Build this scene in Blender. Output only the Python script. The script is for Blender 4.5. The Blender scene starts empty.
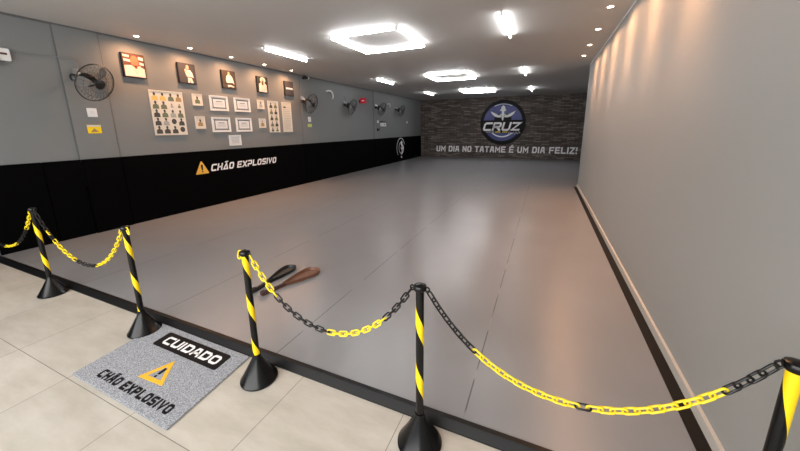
import bpy, bmesh, math, random
from mathutils import Vector, Matrix
random.seed(7)
sc = bpy.context.scene
COL = sc.collection
PI = math.pi

# ------------------------------------------------------------------ camera
cam_data = bpy.data.cameras.new('camera')
cam = bpy.data.objects.new('camera', cam_data)
COL.objects.link(cam)
sc.camera = cam
yaw, pitch, roll = math.radians(-23.9413), math.radians(12.0824), math.radians(-0.5939)
fwd = Vector((math.sin(yaw)*math.cos(pitch), math.cos(yaw)*math.cos(pitch), -math.sin(pitch)))
right = Vector((math.cos(yaw), -math.sin(yaw), 0))
up = right.cross(fwd)
r2 = right*math.cos(roll) + up*math.sin(roll)
u2 = -right*math.sin(roll) + up*math.cos(roll)
m = Matrix((r2, u2, -fwd)).transposed().to_4x4()
m.translation = Vector((0, 0, 1.6))
cam.matrix_world = m
cam_data.sensor_width = 36
cam_data.lens = 321.0/800*36
cam_data.shift_x = -0.8/800
cam_data.shift_y = -28.6/800
cam_data.clip_start = 0.02

# ------------------------------------------------------------------ world, daylight, exposure
sc.view_settings.view_transform = 'Standard'
sc.view_settings.look = 'None'
sc.view_settings.gamma = 1
sc.view_settings.use_curve_mapping = False
sc.view_settings.exposure = 0.0
world = bpy.data.worlds.new('world')
sc.world = world
world.use_nodes = True
world.node_tree.nodes['Background'].inputs[0].default_value = (0.80, 0.88, 1.0, 1)
world.node_tree.nodes['Background'].inputs[1].default_value = 0.8

def area_light(name, loc, rot, sx, sy, power, color):
    d = bpy.data.lights.new(name, 'AREA')
    d.shape = 'RECTANGLE'; d.size = sx; d.size_y = sy; d.energy = power; d.color = color
    o = bpy.data.objects.new(name, d); COL.objects.link(o)
    o.location = loc; o.rotation_euler = rot
    return o
# daylight entering through the open shop front behind the camera
area_light('daylight_opening', (-2.2, -1.95, 1.75), (math.radians(78), 0, 0), 6.0, 2.2, 275, (1.0, 0.98, 0.95))

TUBE_STRENGTH = 52.0
SPOT_POWER = 100.0

# ------------------------------------------------------------------ materials
def newmat(name):
    mt = bpy.data.materials.new(name); mt.use_nodes = True
    nt = mt.node_tree
    return mt, nt, nt.nodes['Principled BSDF']
def mat(name, col, rough=0.5, metal=0.0, spec=0.5, noise=0.0, nscale=30, bump=0.0, bscale=200):
    mt, nt, b = newmat(name)
    b.inputs['Base Color'].default_value = (*col, 1)
    b.inputs['Roughness'].default_value = rough
    b.inputs['Metallic'].default_value = metal
    b.inputs['Specular IOR Level'].default_value = spec
    if noise or bump:
        tc = nt.nodes.new('ShaderNodeTexCoord')
    if noise:
        n = nt.nodes.new('ShaderNodeTexNoise'); n.inputs['Scale'].default_value = nscale; n.inputs['Detail'].default_value = 6
        nt.links.new(tc.outputs['Object'], n.inputs['Vector'])
        mx = nt.nodes.new('ShaderNodeMix'); mx.data_type = 'RGBA'
        mx.inputs[6].default_value = (*[max(0, c*(1-noise)) for c in col], 1)
        mx.inputs[7].default_value = (*[min(1, c*(1+noise)) for c in col], 1)
        nt.links.new(n.outputs['Fac'], mx.inputs[0]); nt.links.new(mx.outputs[2], b.inputs['Base Color'])
    if bump:
        n2 = nt.nodes.new('ShaderNodeTexNoise'); n2.inputs['Scale'].default_value = bscale; n2.inputs['Detail'].default_value = 4
        nt.links.new(tc.outputs['Object'], n2.inputs['Vector'])
        bp = nt.nodes.new('ShaderNodeBump'); bp.inputs['Strength'].default_value = bump; bp.inputs['Distance'].default_value = 0.01
        nt.links.new(n2.outputs['Fac'], bp.inputs['Height']); nt.links.new(bp.outputs['Normal'], b.inputs['Normal'])
    return mt
def emit(name, col, strength):
    mt, nt, b = newmat(name)
    b.inputs['Base Color'].default_value = (0.9, 0.9, 0.9, 1)
    b.inputs['Emission Color'].default_value = (*col, 1)
    b.inputs['Emission Strength'].default_value = strength
    return mt

def mth(nt, op, a, b=None):
    n = nt.nodes.new('ShaderNodeMath'); n.operation = op
    for i, v in enumerate((a, b)):
        if v is None: continue
        if isinstance(v, (int, float)): n.inputs[i].default_value = v
        else: nt.links.new(v, n.inputs[i])
    return n.outputs[0]

def tile_material():
    mt, nt, b = newmat('porcelain_tile')
    tc = nt.nodes.new('ShaderNodeTexCoord'); sp = nt.nodes.new('ShaderNodeSeparateXYZ')
    nt.links.new(tc.outputs['Object'], sp.inputs[0])
    T = 0.72
    def dist(o, off):
        f = mth(nt, 'FRACT', mth(nt, 'DIVIDE', mth(nt, 'ADD', o, off), T))
        return mth(nt, 'MULTIPLY', mth(nt, 'MINIMUM', f, mth(nt, 'SUBTRACT', 1.0, f)), T)
    dx = dist(sp.outputs['X'], 2.78 + 7.2); dy = dist(sp.outputs['Y'], -0.775 + 7.2)
    line = mth(nt, 'LESS_THAN', mth(nt, 'MINIMUM', dx, dy), 0.0022)
    ix = mth(nt, 'FLOOR', mth(nt, 'DIVIDE', mth(nt, 'ADD', sp.outputs['X'], 9.98), T))
    iy = mth(nt, 'FLOOR', mth(nt, 'DIVIDE', mth(nt, 'ADD', sp.outputs['Y'], 6.425), T))
    cb = nt.nodes.new('ShaderNodeCombineXYZ'); nt.links.new(ix, cb.inputs[0]); nt.links.new(iy, cb.inputs[1])
    wn = nt.nodes.new('ShaderNodeTexWhiteNoise'); wn.noise_dimensions = '2D'; nt.links.new(cb.outputs[0], wn.inputs['Vector'])
    mp = nt.nodes.new('ShaderNodeMapping'); mp.inputs['Scale'].default_value = (1.6, 5.0, 1)
    nt.links.new(tc.outputs['Object'], mp.inputs[0])
    ns = nt.nodes.new('ShaderNodeTexNoise'); ns.inputs['Scale'].default_value = 1.6; ns.inputs['Detail'].default_value = 8; ns.inputs['Roughness'].default_value = 0.62
    nt.links.new(mp.outputs[0], ns.inputs['Vector'])
    cr = nt.nodes.new('ShaderNodeValToRGB')
    cr.color_ramp.elements[0].position = 0.33; cr.color_ramp.elements[0].color = (0.43, 0.40, 0.345, 1)
    cr.color_ramp.elements[1].position = 0.68; cr.color_ramp.elements[1].color = (0.54, 0.51, 0.455, 1)
    nt.links.new(ns.outputs['Fac'], cr.inputs[0])
    hs = nt.nodes.new('ShaderNodeHueSaturation')
    nt.links.new(mth(nt, 'ADD', mth(nt, 'MULTIPLY', wn.outputs['Value'], 0.10), 0.95), hs.inputs['Value'])
    nt.links.new(cr.outputs[0], hs.inputs['Color'])
    mx = nt.nodes.new('ShaderNodeMix'); mx.data_type = 'RGBA'
    nt.links.new(line, mx.inputs[0]); nt.links.new(hs.outputs[0], mx.inputs[6]); mx.inputs[7].default_value = (0.20, 0.185, 0.16, 1)
    nt.links.new(mx.outputs[2], b.inputs['Base Color'])
    b.inputs['Roughness'].default_value = 0.42
    bp = nt.nodes.new('ShaderNodeBump'); bp.inputs['Strength'].default_value = 0.3; bp.inputs['Distance'].default_value = 0.002
    nt.links.new(mth(nt, 'SUBTRACT', 1.0, line), bp.inputs['Height']); nt.links.new(bp.outputs[0], b.inputs['Normal'])
    return mt

def mat_floor_material():
    mt, nt, b = newmat('grey_training_mat')
    tc = nt.nodes.new('ShaderNodeTexCoord'); sp = nt.nodes.new('ShaderNodeSeparateXYZ')
    nt.links.new(tc.outputs['Object'], sp.inputs[0])
    T = 1.3435
    f = mth(nt, 'FRACT', mth(nt, 'DIVIDE', mth(nt, 'ADD', sp.outputs['X'], 0.2942 + T*10), T))
    d = mth(nt, 'MULTIPLY', mth(nt, 'MINIMUM', f, mth(nt, 'SUBTRACT', 1.0, f)), T)
    line = mth(nt, 'LESS_THAN', d, 0.004)
    ns = nt.nodes.new('ShaderNodeTexNoise'); ns.inputs['Scale'].default_value = 0.9; ns.inputs['Detail'].default_value = 7
    nt.links.new(tc.outputs['Object'], ns.inputs['Vector'])
    cr = nt.nodes.new('ShaderNodeValToRGB')
    cr.color_ramp.elements[0].position = 0.3; cr.color_ramp.elements[0].color = (0.222, 0.226, 0.236, 1)
    cr.color_ramp.elements[1].position = 0.7; cr.color_ramp.elements[1].color = (0.256, 0.258, 0.268, 1)
    nt.links.new(ns.outputs['Fac'], cr.inputs[0])
    # the seam is dark, worn pale in short stretches
    mp = nt.nodes.new('ShaderNodeMapping'); mp.inputs['Scale'].default_value = (0.1, 1.3, 1); nt.links.new(tc.outputs['Object'], mp.inputs[0])
    n3 = nt.nodes.new('ShaderNodeTexNoise'); n3.inputs['Scale'].default_value = 2.0; n3.inputs['Detail'].default_value = 3; nt.links.new(mp.outputs[0], n3.inputs['Vector'])
    c3 = nt.nodes.new('ShaderNodeValToRGB'); c3.color_ramp.elements[0].position = 0.52; c3.color_ramp.elements[0].color = (0.085, 0.085, 0.085, 1)
    c3.color_ramp.elements[1].position = 0.6; c3.color_ramp.elements[1].color = (0.26, 0.26, 0.26, 1); nt.links.new(n3.outputs['Fac'], c3.inputs[0])
    mx = nt.nodes.new('ShaderNodeMix'); mx.data_type = 'RGBA'
    nt.links.new(line, mx.inputs[0]); nt.links.new(cr.outputs[0], mx.inputs[6]); nt.links.new(c3.outputs[0], mx.inputs[7])
    nt.links.new(mx.outputs[2], b.inputs['Base Color'])
    b.inputs['Roughness'].default_value = 0.29
    b.inputs['Specular IOR Level'].default_value = 0.5
    return mt

def brick_material():
    mt, nt, b = newmat('stacked_brown_stone')
    tc = nt.nodes.new('ShaderNodeTexCoord'); mp = nt.nodes.new('ShaderNodeMapping')
    mp.inputs['Rotation'].default_value = (PI/2, 0, 0)
    nt.links.new(tc.outputs['Object'], mp.inputs[0])
    br = nt.nodes.new('ShaderNodeTexBrick'); nt.links.new(mp.outputs[0], br.inputs['Vector'])
    br.inputs['Scale'].default_value = 1.0; br.inputs['Brick Width'].default_value = 0.36; br.inputs['Row Height'].default_value = 0.066
    br.inputs['Mortar Size'].default_value = 0.012; br.inputs['Mortar Smooth'].default_value = 0.4; br.offset = 0.43
    br.inputs['Color1'].default_value = (0.0, 0.0, 0.0, 1); br.inputs['Color2'].default_value = (1, 1, 1, 1); br.inputs['Mortar'].default_value = (0.5, 0.5, 0.5, 1)
    cr = nt.nodes.new('ShaderNodeValToRGB')
    e = cr.color_ramp.elements
    e[0].position = 0; e[0].color = (0.06, 0.042, 0.036, 1); e[1].position = 1; e[1].color = (0.25, 0.21, 0.185, 1)
    for p, c in ((0.3, (0.14, 0.105, 0.088, 1)), (0.55, (0.085, 0.075, 0.068, 1)), (0.8, (0.19, 0.155, 0.13, 1))):
        k = e.new(p); k.color = c
    nt.links.new(br.outputs['Color'], cr.inputs[0])
    ns = nt.nodes.new('ShaderNodeTexNoise'); ns.inputs['Scale'].default_value = 9; ns.inputs['Detail'].default_value = 6; nt.links.new(mp.outputs[0], ns.inputs['Vector'])
    m1 = nt.nodes.new('ShaderNodeMix'); m1.data_type = 'RGBA'; m1.blend_type = 'MULTIPLY'; m1.inputs[0].default_value = 0.7
    nt.links.new(cr.outputs[0], m1.inputs[6]); nt.links.new(mth(nt, 'ADD', ns.outputs['Fac'], 0.45), m1.inputs[7])
    m2 = nt.nodes.new('ShaderNodeMix'); m2.data_type = 'RGBA'
    nt.links.new(br.outputs['Fac'], m2.inputs[0]); nt.links.new(m1.outputs[2], m2.inputs[6]); m2.inputs[7].default_value = (0.02, 0.017, 0.015, 1)
    nt.links.new(m2.outputs[2], b.inputs['Base Color'])
    b.inputs['Roughness'].default_value = 0.7
    bp = nt.nodes.new('ShaderNodeBump'); bp.inputs['Strength'].default_value = 0.8; bp.inputs['Distance'].default_value = 0.02
    nt.links.new(mth(nt, 'SUBTRACT', 1.0, br.outputs['Fac']), bp.inputs['Height']); nt.links.new(bp.outputs[0], b.inputs['Normal'])
    return mt

def speckle_material():
    mt, nt, b = newmat('grey_loop_carpet')
    tc = nt.nodes.new('ShaderNodeTexCoord')
    ns = nt.nodes.new('ShaderNodeTexNoise'); ns.inputs['Scale'].default_value = 170; ns.inputs['Detail'].default_value = 3
    nt.links.new(tc.outputs['Object'], ns.inputs['Vector'])
    cr = nt.nodes.new('ShaderNodeValToRGB')
    cr.color_ramp.elements[0].position = 0.36; cr.color_ramp.elements[0].color = (0.15, 0.16, 0.18, 1)
    cr.color_ramp.elements[1].position = 0.64; cr.color_ramp.elements[1].color = (0.45, 0.47, 0.51, 1)
    nt.links.new(ns.outputs['Fac'], cr.inputs[0]); nt.links.new(cr.outputs[0], b.inputs['Base Color'])
    b.inputs['Roughness'].default_value = 0.95
    bp = nt.nodes.new('ShaderNodeBump'); bp.inputs['Strength'].default_value = 0.6; bp.inputs['Distance'].default_value = 0.004
    nt.links.new(ns.outputs['Fac'], bp.inputs['Height']); nt.links.new(bp.outputs[0], b.inputs['Normal'])
    return mt

M = dict(
    tile=tile_material(), matfloor=mat_floor_material(), brick=brick_material(), carpet=speckle_material(),
    wall=mat('grey_wall_paint', (0.186, 0.194, 0.194), 0.75, spec=0.3, noise=0.05, nscale=1.3),
    wall_r=mat('pale_grey_wall_paint', (0.33, 0.328, 0.312), 0.55, spec=0.35, noise=0.04, nscale=1.1),
    ceil=mat('ceiling_paint', (0.53, 0.515, 0.495), 0.6, spec=0.3, noise=0.03, nscale=0.8),
    edge_shade=mat('painted_edge_shade', (0.12, 0.122, 0.12), 0.8),
    white=mat('white_plastic', (0.75, 0.75, 0.74), 0.4),
    cream=mat('cream_board', (0.62, 0.59, 0.52), 0.6, noise=0.06, nscale=40),
    paper=mat('white_paper', (0.66, 0.68, 0.70), 0.7),
    frame=mat('white_frame', (0.70, 0.71, 0.70), 0.45),
    greyprint=mat('grey_ornament', (0.13, 0.15, 0.15), 0.7, noise=0.3, nscale=120),
    darkprint=mat('dark_print', (0.05, 0.05, 0.05), 0.7), tan=mat('tan_print', (0.32, 0.22, 0.10), 0.7), yelprint=mat('pale_yellow_print', (0.62, 0.45, 0.13), 0.7),
    greenprint=mat('olive_print', (0.12, 0.15, 0.09), 0.7), lightprint=mat('light_grey_print', (0.33, 0.34, 0.34), 0.7),
    vinyl=mat('black_vinyl', (0.0010, 0.0010, 0.0011), 0.65, spec=0.04, bump=0.05, bscale=6),
    rubber=mat('black_rubber', (0.004, 0.004, 0.0045), 0.42, spec=0.3),
    border=mat('dark_brown_border', (0.007, 0.005, 0.004), 0.6, spec=0.2),
    plastic=mat('black_plastic', (0.003, 0.003, 0.0035), 0.24, spec=0.3, noise=0.1, nscale=60),
    blackchain=mat('black_chain_plastic', (0.005, 0.005, 0.005), 0.35, spec=0.35),
    yellow=mat('yellow_tape', (0.88, 0.62, 0.005), 0.35), ychain=mat('yellow_chain_plastic', (0.90, 0.70, 0.01), 0.35),
    beige=mat('beige_baseboard', (0.55, 0.51, 0.46), 0.45),
    trimw=mat('pale_trim', (0.85, 0.84, 0.82), 0.5),
    gap=mat('painted_shadow_gap', (0.10, 0.10, 0.10), 0.7),
    metal=mat('grey_metal', (0.35, 0.35, 0.35), 0.35, metal=0.9), darkmetal=mat('dark_wire', (0.02, 0.02, 0.02), 0.4, metal=0.3),
    blade=mat('smoke_grey_plastic', (0.19, 0.193, 0.193), 0.4), hub=mat('black_motor', (0.01, 0.01, 0.01), 0.4),
    red=mat('red_sign', (0.62, 0.01, 0.035), 0.4), sticker=mat('lime_sticker', (0.50, 0.58, 0.16), 0.6),
    letter=mat('white_lettering', (0.92, 0.91, 0.92), 0.5), amber=mat('amber_print', (0.86, 0.47, 0.03), 0.6),
    wallamber=mat('amber_vinyl', (0.80, 0.45, 0.06), 0.5), grey_tip=mat('pale_grey_tip', (0.40, 0.38, 0.37), 0.5),
    blue=mat('blue_disc', (0.03, 0.04, 0.20), 0.45), logoblack=mat('logo_black', (0.005, 0.005, 0.006), 0.6, spec=0.2), silver=mat('silver_print', (0.72, 0.75, 0.76), 0.45),
    canvas_edge=mat('dark_canvas_edge', (0.012, 0.012, 0.012), 0.7), canvas=mat('dark_canvas_print', (0.035, 0.03, 0.035), 0.6), canvas_brown=mat('dark_brown_canvas_print', (0.04, 0.025, 0.015), 0.6),
    redbrown=mat('red_brown_print', (0.10, 0.03, 0.02), 0.6), gi=mat('off_white_garment_print', (0.60, 0.53, 0.48), 0.6), gipink=mat('pinkish_garment_print', (0.66, 0.42, 0.38), 0.6),
    skin=mat('skin_print', (0.62, 0.30, 0.17), 0.6), skinred=mat('reddish_skin_print', (0.55, 0.12, 0.06), 0.6), hair=mat('dark_hair_print', (0.05, 0.03, 0.01), 0.6),
    strapblack=mat('black_leather', (0.012, 0.012, 0.012), 0.45), strapbrown=mat('brown_leather', (0.17, 0.075, 0.045), 0.5, noise=0.35, nscale=25), strapdark=mat('dark_plum_leather', (0.045, 0.022, 0.024), 0.5),
    tube=emit('tube_light', (0.97, 0.98, 1.0), TUBE_STRENGTH), led=emit('warm_led', (1.0, 0.80, 0.58), 30.0),
)

# ------------------------------------------------------------------ mesh helpers
def link(name, bm, ms, parent=None, smooth=False, loc=None):
    me = bpy.data.meshes.new(name)
    bmesh.ops.recalc_face_normals(bm, faces=bm.faces)
    bm.to_mesh(me); bm.free()
    if not isinstance(ms, (list, tuple)): ms = [ms]
    for x in ms: me.materials.append(x)
    if smooth:
        for p in me.polygons: p.use_smooth = True
        try: me.set_sharp_from_angle(angle=math.radians(38))
        except Exception: pass
    o = bpy.data.objects.new(name, me); COL.objects.link(o)
    if parent: o.parent = parent
    if loc: o.location = loc
    return o
def box(bm, x0, x1, y0, y1, z0, z1, mi=0):
    vs = [bm.verts.new(v) for v in ((x0,y0,z0),(x1,y0,z0),(x1,y1,z0),(x0,y1,z0),(x0,y0,z1),(x1,y0,z1),(x1,y1,z1),(x0,y1,z1))]
    for f in ((0,3,2,1),(4,5,6,7),(0,1,5,4),(1,2,6,5),(2,3,7,6),(3,0,4,7)):
        bm.faces.new([vs[i] for i in f]).material_index = mi
def bx(*a, bev=0.0):
    bm = bmesh.new(); box(bm, *a)
    if bev: bmesh.ops.bevel(bm, geom=bm.edges[:], offset=bev, segments=2, affect='EDGES', clamp_overlap=True)
    return bm
def lathe(bm, prof, seg=32, mat4=None, mi=0):
    """prof: (r, z) points from one end of the axis to the other."""
    rings = []
    for r, z in prof:
        if r < 1e-6: rings.append([bm.verts.new((0, 0, z))])
        else: rings.append([bm.verts.new((r*math.cos(2*PI*i/seg), r*math.sin(2*PI*i/seg), z)) for i in range(seg)])
    for a, b in zip(rings, rings[1:]):
        for i in range(seg):
            j = (i+1) % seg
            if len(a) == 1 and len(b) == 1: continue
            if len(a) == 1: f = (a[0], b[i], b[j])
            elif len(b) == 1: f = (a[i], a[j], b[0])
            else: f = (a[i], a[j], b[j], b[i])
            bm.faces.new(f).material_index = mi
    if mat4 is not None:
        bmesh.ops.transform(bm, matrix=mat4, verts=[v for r in rings for v in r])
def tube(bm, pts, r, seg=8, closed=False, mi=0):
    pts = [Vector(p) for p in pts]; n = len(pts); rings = []
    prev = None
    for i, p in enumerate(pts):
        if closed: t = pts[(i+1) % n] - pts[i-1]
        else: t = pts[min(i+1, n-1)] - pts[max(i-1, 0)]
        t.normalize()
        if prev is None:
            a = t.orthogonal().normalized()
        else:
            a = (prev - t*prev.dot(t)).normalized()
        prev = a; b = t.cross(a)
        rings.append([bm.verts.new(p + a*r*math.cos(2*PI*k/seg) + b*r*math.sin(2*PI*k/seg)) for k in range(seg)])
    rng = range(n) if closed else range(n-1)
    for i in rng:
        A, B = rings[i], rings[(i+1) % n]
        for k in range(seg):
            bm.faces.new((A[k], A[(k+1) % seg], B[(k+1) % seg], B[k])).material_index = mi
    if not closed:
        bm.faces.new(rings[0][::-1]).material_index = mi; bm.faces.new(rings[-1]).material_index = mi
def prism(bm, poly, z0, z1, mi=0):
    """extruded polygon in the local xy plane"""
    a = [bm.verts.new((x, y, z0)) for x, y in poly]; b = [bm.verts.new((x, y, z1)) for x, y in poly]
    n = len(poly)
    bm.faces.new(b).material_index = mi; bm.faces.new(a[::-1]).material_index = mi
    for i in range(n): bm.faces.new((a[i], a[(i+1) % n], b[(i+1) % n], b[i])).material_index = mi
def ring(bm, r0, r1, z0, z1, a0=0, a1=2*PI, seg=48, mi=0, cx=0, cy=0):
    full = abs(a1-a0-2*PI) < 1e-6
    n = seg if full else seg+1
    vs = []
    for i in range(n):
        a = a0 + (a1-a0)*i/seg
        c, s = math.cos(a), math.sin(a)
        vs.append([bm.verts.new((cx+r*c, cy+r*s, z)) for r, z in ((r0,z0),(r1,z0),(r1,z1),(r0,z1))])
    for i in range(seg):
        A, B = vs[i], vs[(i+1) % n]
        for k in range(4): bm.faces.new((A[k], B[k], B[(k+1)%4], A[(k+1)%4])).material_index = mi
    if not full:
        bm.faces.new(vs[0]); bm.faces.new(vs[-1][::-1])
def tag(o, label=None, cat=None, group=None, kind=None):
    if label: o['label'] = label
    if cat: o['category'] = cat
    if group: o['group'] = group
    if kind: o['kind'] = kind
    return o
def thing(name, label, cat, loc=(0,0,0), rot=(0,0,0), group=None):
    o = bpy.data.objects.new(name, None); COL.objects.link(o)
    o.location = loc; o.rotation_euler = rot; o.empty_display_size = 0.1
    return tag(o, label, cat, group)
def struct(name, bm, ms, smooth=False):
    return tag(link(name, bm, ms, smooth=smooth), kind='structure')
def dup(root, loc, rot=None, label=None, group=None):
    r = root.copy(); COL.objects.link(r); r.location = loc
    if rot is not None: r.rotation_euler = rot
    if label: r['label'] = label
    if group: r['group'] = group
    for ch in list(root.children):
        c = ch.copy(); COL.objects.link(c); c.parent = r
        for g in list(ch.children):
            d = g.copy(); COL.objects.link(d); d.parent = c
    return r

# block lettering: strokes on a unit cell, each a mitred ribbon
GL = {
 'A': [[(0,0),(.28,1),(.72,1),(1,0)], [(.14,.34),(.86,.34)]],
 'C': [[(1,1),(.15,1),(0,.82),(0,.18),(.15,0),(1,0)]],
 'D': [[(0,0),(0,1),(.78,1),(1,.8),(1,.2),(.78,0),(0,0),'c']],
 'E': [[(1,1),(0,1),(0,0),(1,0)], [(0,.5),(.85,.5)]],
 'F': [[(1,1),(0,1),(0,0)], [(0,.48),(.85,.48)]],
 'H': [[(0,0),(0,1)], [(1,0),(1,1)], [(0,.5),(1,.5)]],
 'I': [[(0,0),(0,1)]],
 'J': [[(1,1),(1,.15),(.85,0),(.15,0),(0,.2)]],
 'L': [[(0,1),(0,0),(1,0)]],
 'M': [[(0,0),(0,1),(.5,.35),(1,1),(1,0)]],
 'N': [[(0,0),(0,1)], [(.06,.98),(.94,.02)], [(1,0),(1,1)]],
 'O': [[(.18,0),(0,.18),(0,.82),(.18,1),(.82,1),(1,.82),(1,.18),(.82,0),(.18,0),'c']],
 'P': [[(0,0),(0,1),(.85,1),(1,.87),(1,.55),(.85,.42),(0,.42)]],
 'R': [[(0,0),(0,1),(.85,1),(1,.87),(1,.58),(.85,.45),(0,.45)], [(.5,.45),(1,0)]],
 'S': [[(1,1),(.15,1),(0,.87),(0,.62),(.15,.5),(.85,.5),(1,.38),(1,.13),(.85,0),(0,0)]],
 'T': [[(0,1),(1,1)], [(.5,1),(.5,0)]],
 'U': [[(0,1),(0,.18),(.15,0),(.85,0),(1,.18),(1,1)]],
 'V': [[(0,1),(.5,0),(1,1)]],
 'X': [[(0,0),(1,1)], [(0,1),(1,0)]],
 'Z': [[(0,1),(1,1),(0,0),(1,0)]],
 '!': [[(0,.52),(0,1)], [(0,0),(0,.03)]],
}
GL['Ã'] = GL['A']; GL['É'] = GL['E']
GLW = dict(A=[[(0,0),(.55,1),(1,0),(0,0),'c']], P=[[(0,1),(.88,1),(1,.88),(1,.5),(.88,.38),(0,.38),(0,0)]]); GLW['Ã'] = GLW['A']
WID = {'I': 0.0, '!': 0.0, 'M': 1.25}
def ribbon(bm, pts, t, z0, z1, closed, tf, mi=0):
    pts = [Vector(p) for p in pts]; n = len(pts)
    L, R = [], []
    for i, p in enumerate(pts):
        if closed: a, b = pts[i-1], pts[(i+1) % n]
        else: a, b = (pts[i-1] if i else None), (pts[i+1] if i < n-1 else None)
        d1 = (p-a).normalized() if a is not None else None
        d2 = (b-p).normalized() if b is not None else None
        if d1 is None: d1 = d2
        if d2 is None: d2 = d1
        nn = (Vector((-d1.y, d1.x)) + Vector((-d2.y, d2.x)))
        if nn.length < 1e-4: nn = Vector((-d1.y, d1.x))
        nn.normalize()
        k = min(1/max(0.35, nn.dot(Vector((-d1.y, d1.x)))), 2.0)*t/2
        q = p.copy()
        if not closed and i == 0: q = p - d2*t/2
        if not closed and i == n-1: q = p + d1*t/2
        L.append(q + nn*k); R.append(q - nn*k)
    def V(p, z):
        x, y = tf(p.x, p.y); return bm.verts.new((x, y, z))
    vs = [(V(l, z0), V(r, z0), V(r, z1), V(l, z1)) for l, r in zip(L, R)]
    for i in (range(n) if closed else range(n-1)):
        A, B = vs[i], vs[(i+1) % n]
        for k in range(4): bm.faces.new((A[k], B[k], B[(k+1) % 4], A[(k+1) % 4])).material_index = mi
    if not closed:
        bm.faces.new(vs[0][::-1]).material_index = mi; bm.faces.new(vs[-1]).material_index = mi
def glyph(bm, ch, x, y, w, h, t, z0, z1, shear=0.0, mi=0, alt=None):
    ww = (w-t)*WID.get(ch, 1.0) if ch in WID else w-t
    tf = lambda a, b: (a + shear*(b-y), b)
    for st in ((alt or {}).get(ch) or GL[ch]):
        closed = st[-1] == 'c'
        pts = [p for p in st if p != 'c']
        if closed: pts = pts[:-1]
        ribbon(bm, [(x+t/2+p[0]*ww, y+t/2+p[1]*(h-t)) for p in pts], t, z0, z1, closed, tf, mi)
    cx = x+t/2+ww/2
    if ch == 'É': ribbon(bm, [(cx-.06*h, y+h*1.09), (cx+.12*h, y+h*1.2)], t*.75, z0, z1, False, tf, mi)
    if ch == 'Ã': ribbon(bm, [(cx-.2*h, y+h*1.1), (cx-.07*h, y+h*1.18), (cx+.07*h, y+h*1.1), (cx+.2*h, y+h*1.18)], t*.6, z0, z1, False, tf, mi)
    return ww + t
def lay_out(text, w, t, gap, space):
    xs, x = [], 0
    for ch in text:
        if ch == ' ': x += space; xs.append(None); continue
        ww = (w-t)*WID.get(ch, 1.0) + t
        xs.append(x); x += ww + gap
    return xs, x-gap
def text_parts(parent, m_, text, x0, x1, y, h, wr, tr, z0, z1):
    """letters filling x0..x1"""
    w, t, gap, space = h*wr, h*tr, h*.13, h*.42
    xs, tot = lay_out(text, w, t, gap, space)
    k = (x1-x0)/tot
    for ch, x in zip(text, xs):
        if x is not None: bm = bmesh.new(); glyph(bm, ch, x0+x*k, y, w*k, h, t, z0, z1); link('letter', bm, m_, parent)

# ------------------------------------------------------------------ the setting
XL, XW, YB, ZC, YF, ZM, ZP = -6.353, 0.885, 17.115, 3.073, 1.457, 0.037, 1.187
YO = -2.2           # shop front opening behind the camera
struct('floor', bx(XL-.3, 4.2, YO, YF+.02, -0.1, 0), M['tile'])
struct('trim_1', bx(XL, XW, YF, YB, -0.1, ZM), M['matfloor']).name = 'floor_training_area'
struct('ceiling', bx(XL-.3, 4.2, YO, YB+.2, ZC, ZC+.15), M['ceil'])
bm = bmesh.new(); box(bm, XL-.2, XL, YO, YB+.2, 0, ZC)
for a, b in ((2.47, 2.97), (7.45, 8.15), (11.7, 12.15)): box(bm, XL-.01, XL+.014, a, b, ZP-.4, ZC)
struct('wall_left', bm, M['wall'])
struct('wall_back', bx(XL-.2, 4.2, YB, YB+.2, 0, ZC), M['brick'])
bm = bmesh.new(); box(bm, XW, 4.2, YO, 9.555, 0, ZC)
struct('wall_right', bm, M['wall_r'])
struct('wall_alcove', bx(4.0, 4.2, 9.555, YB, 0, ZC), M['wall'])
struct('floor_alcove', bx(XW, 4.2, 9.555, YB, -0.1, ZM), M['matfloor'])
bm = bx(XW-.02, XW, YF-.12, 9.575, ZM, .106, bev=.002)
struct('baseboard_right', bm, M['beige'])
bm = bx(XW-.02, XW, YO, YF-.12, 0, .106, bev=.002)
struct('baseboard_front_right', bm, M['beige'])
struct('trim_floor_border', bx(.796, XW-.02, YF, 9.5, ZM-.01, ZM+.003), M['border'])
struct('trim_ceiling_shade_left', bx(XL, XL+.02, YO, YB, ZC-.022, ZC), M['gap'])  # solid dark strip, its colour stands in for the shade in the ceiling gap
struct('trim_ceiling_right', bx(XW-.012, XW, YO, 9.575, ZC-.012, ZC), M['trimw'])
# black ramped rubber edging of the mat area
bm = bmesh.new()
prof = [(-.052, 0), (-.052, .008), (-.02, .036), (-.014, .041), (.012, .041), (.016, .038), (.016, 0)]
va = [bm.verts.new((XL, YF+y, z)) for y, z in prof]; vb = [bm.verts.new((XW, YF+y, z)) for y, z in prof]
for i in range(len(prof)): bm.faces.new((va[i], va[(i+1) % len(prof)], vb[(i+1) % len(prof)], vb[i]))
bm.faces.new(va); bm.faces.new(vb[::-1])
struct('trim_platform_edge', bm, M['rubber'])

# thin darker strips that paint the shade lines along the pilaster edges
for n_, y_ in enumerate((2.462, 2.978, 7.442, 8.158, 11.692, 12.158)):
    struct('trim_edge_shade', bx(XL-.001, XL+.004, y_-.007, y_+.007, ZP, ZC-.022), M['edge_shade'])

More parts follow.
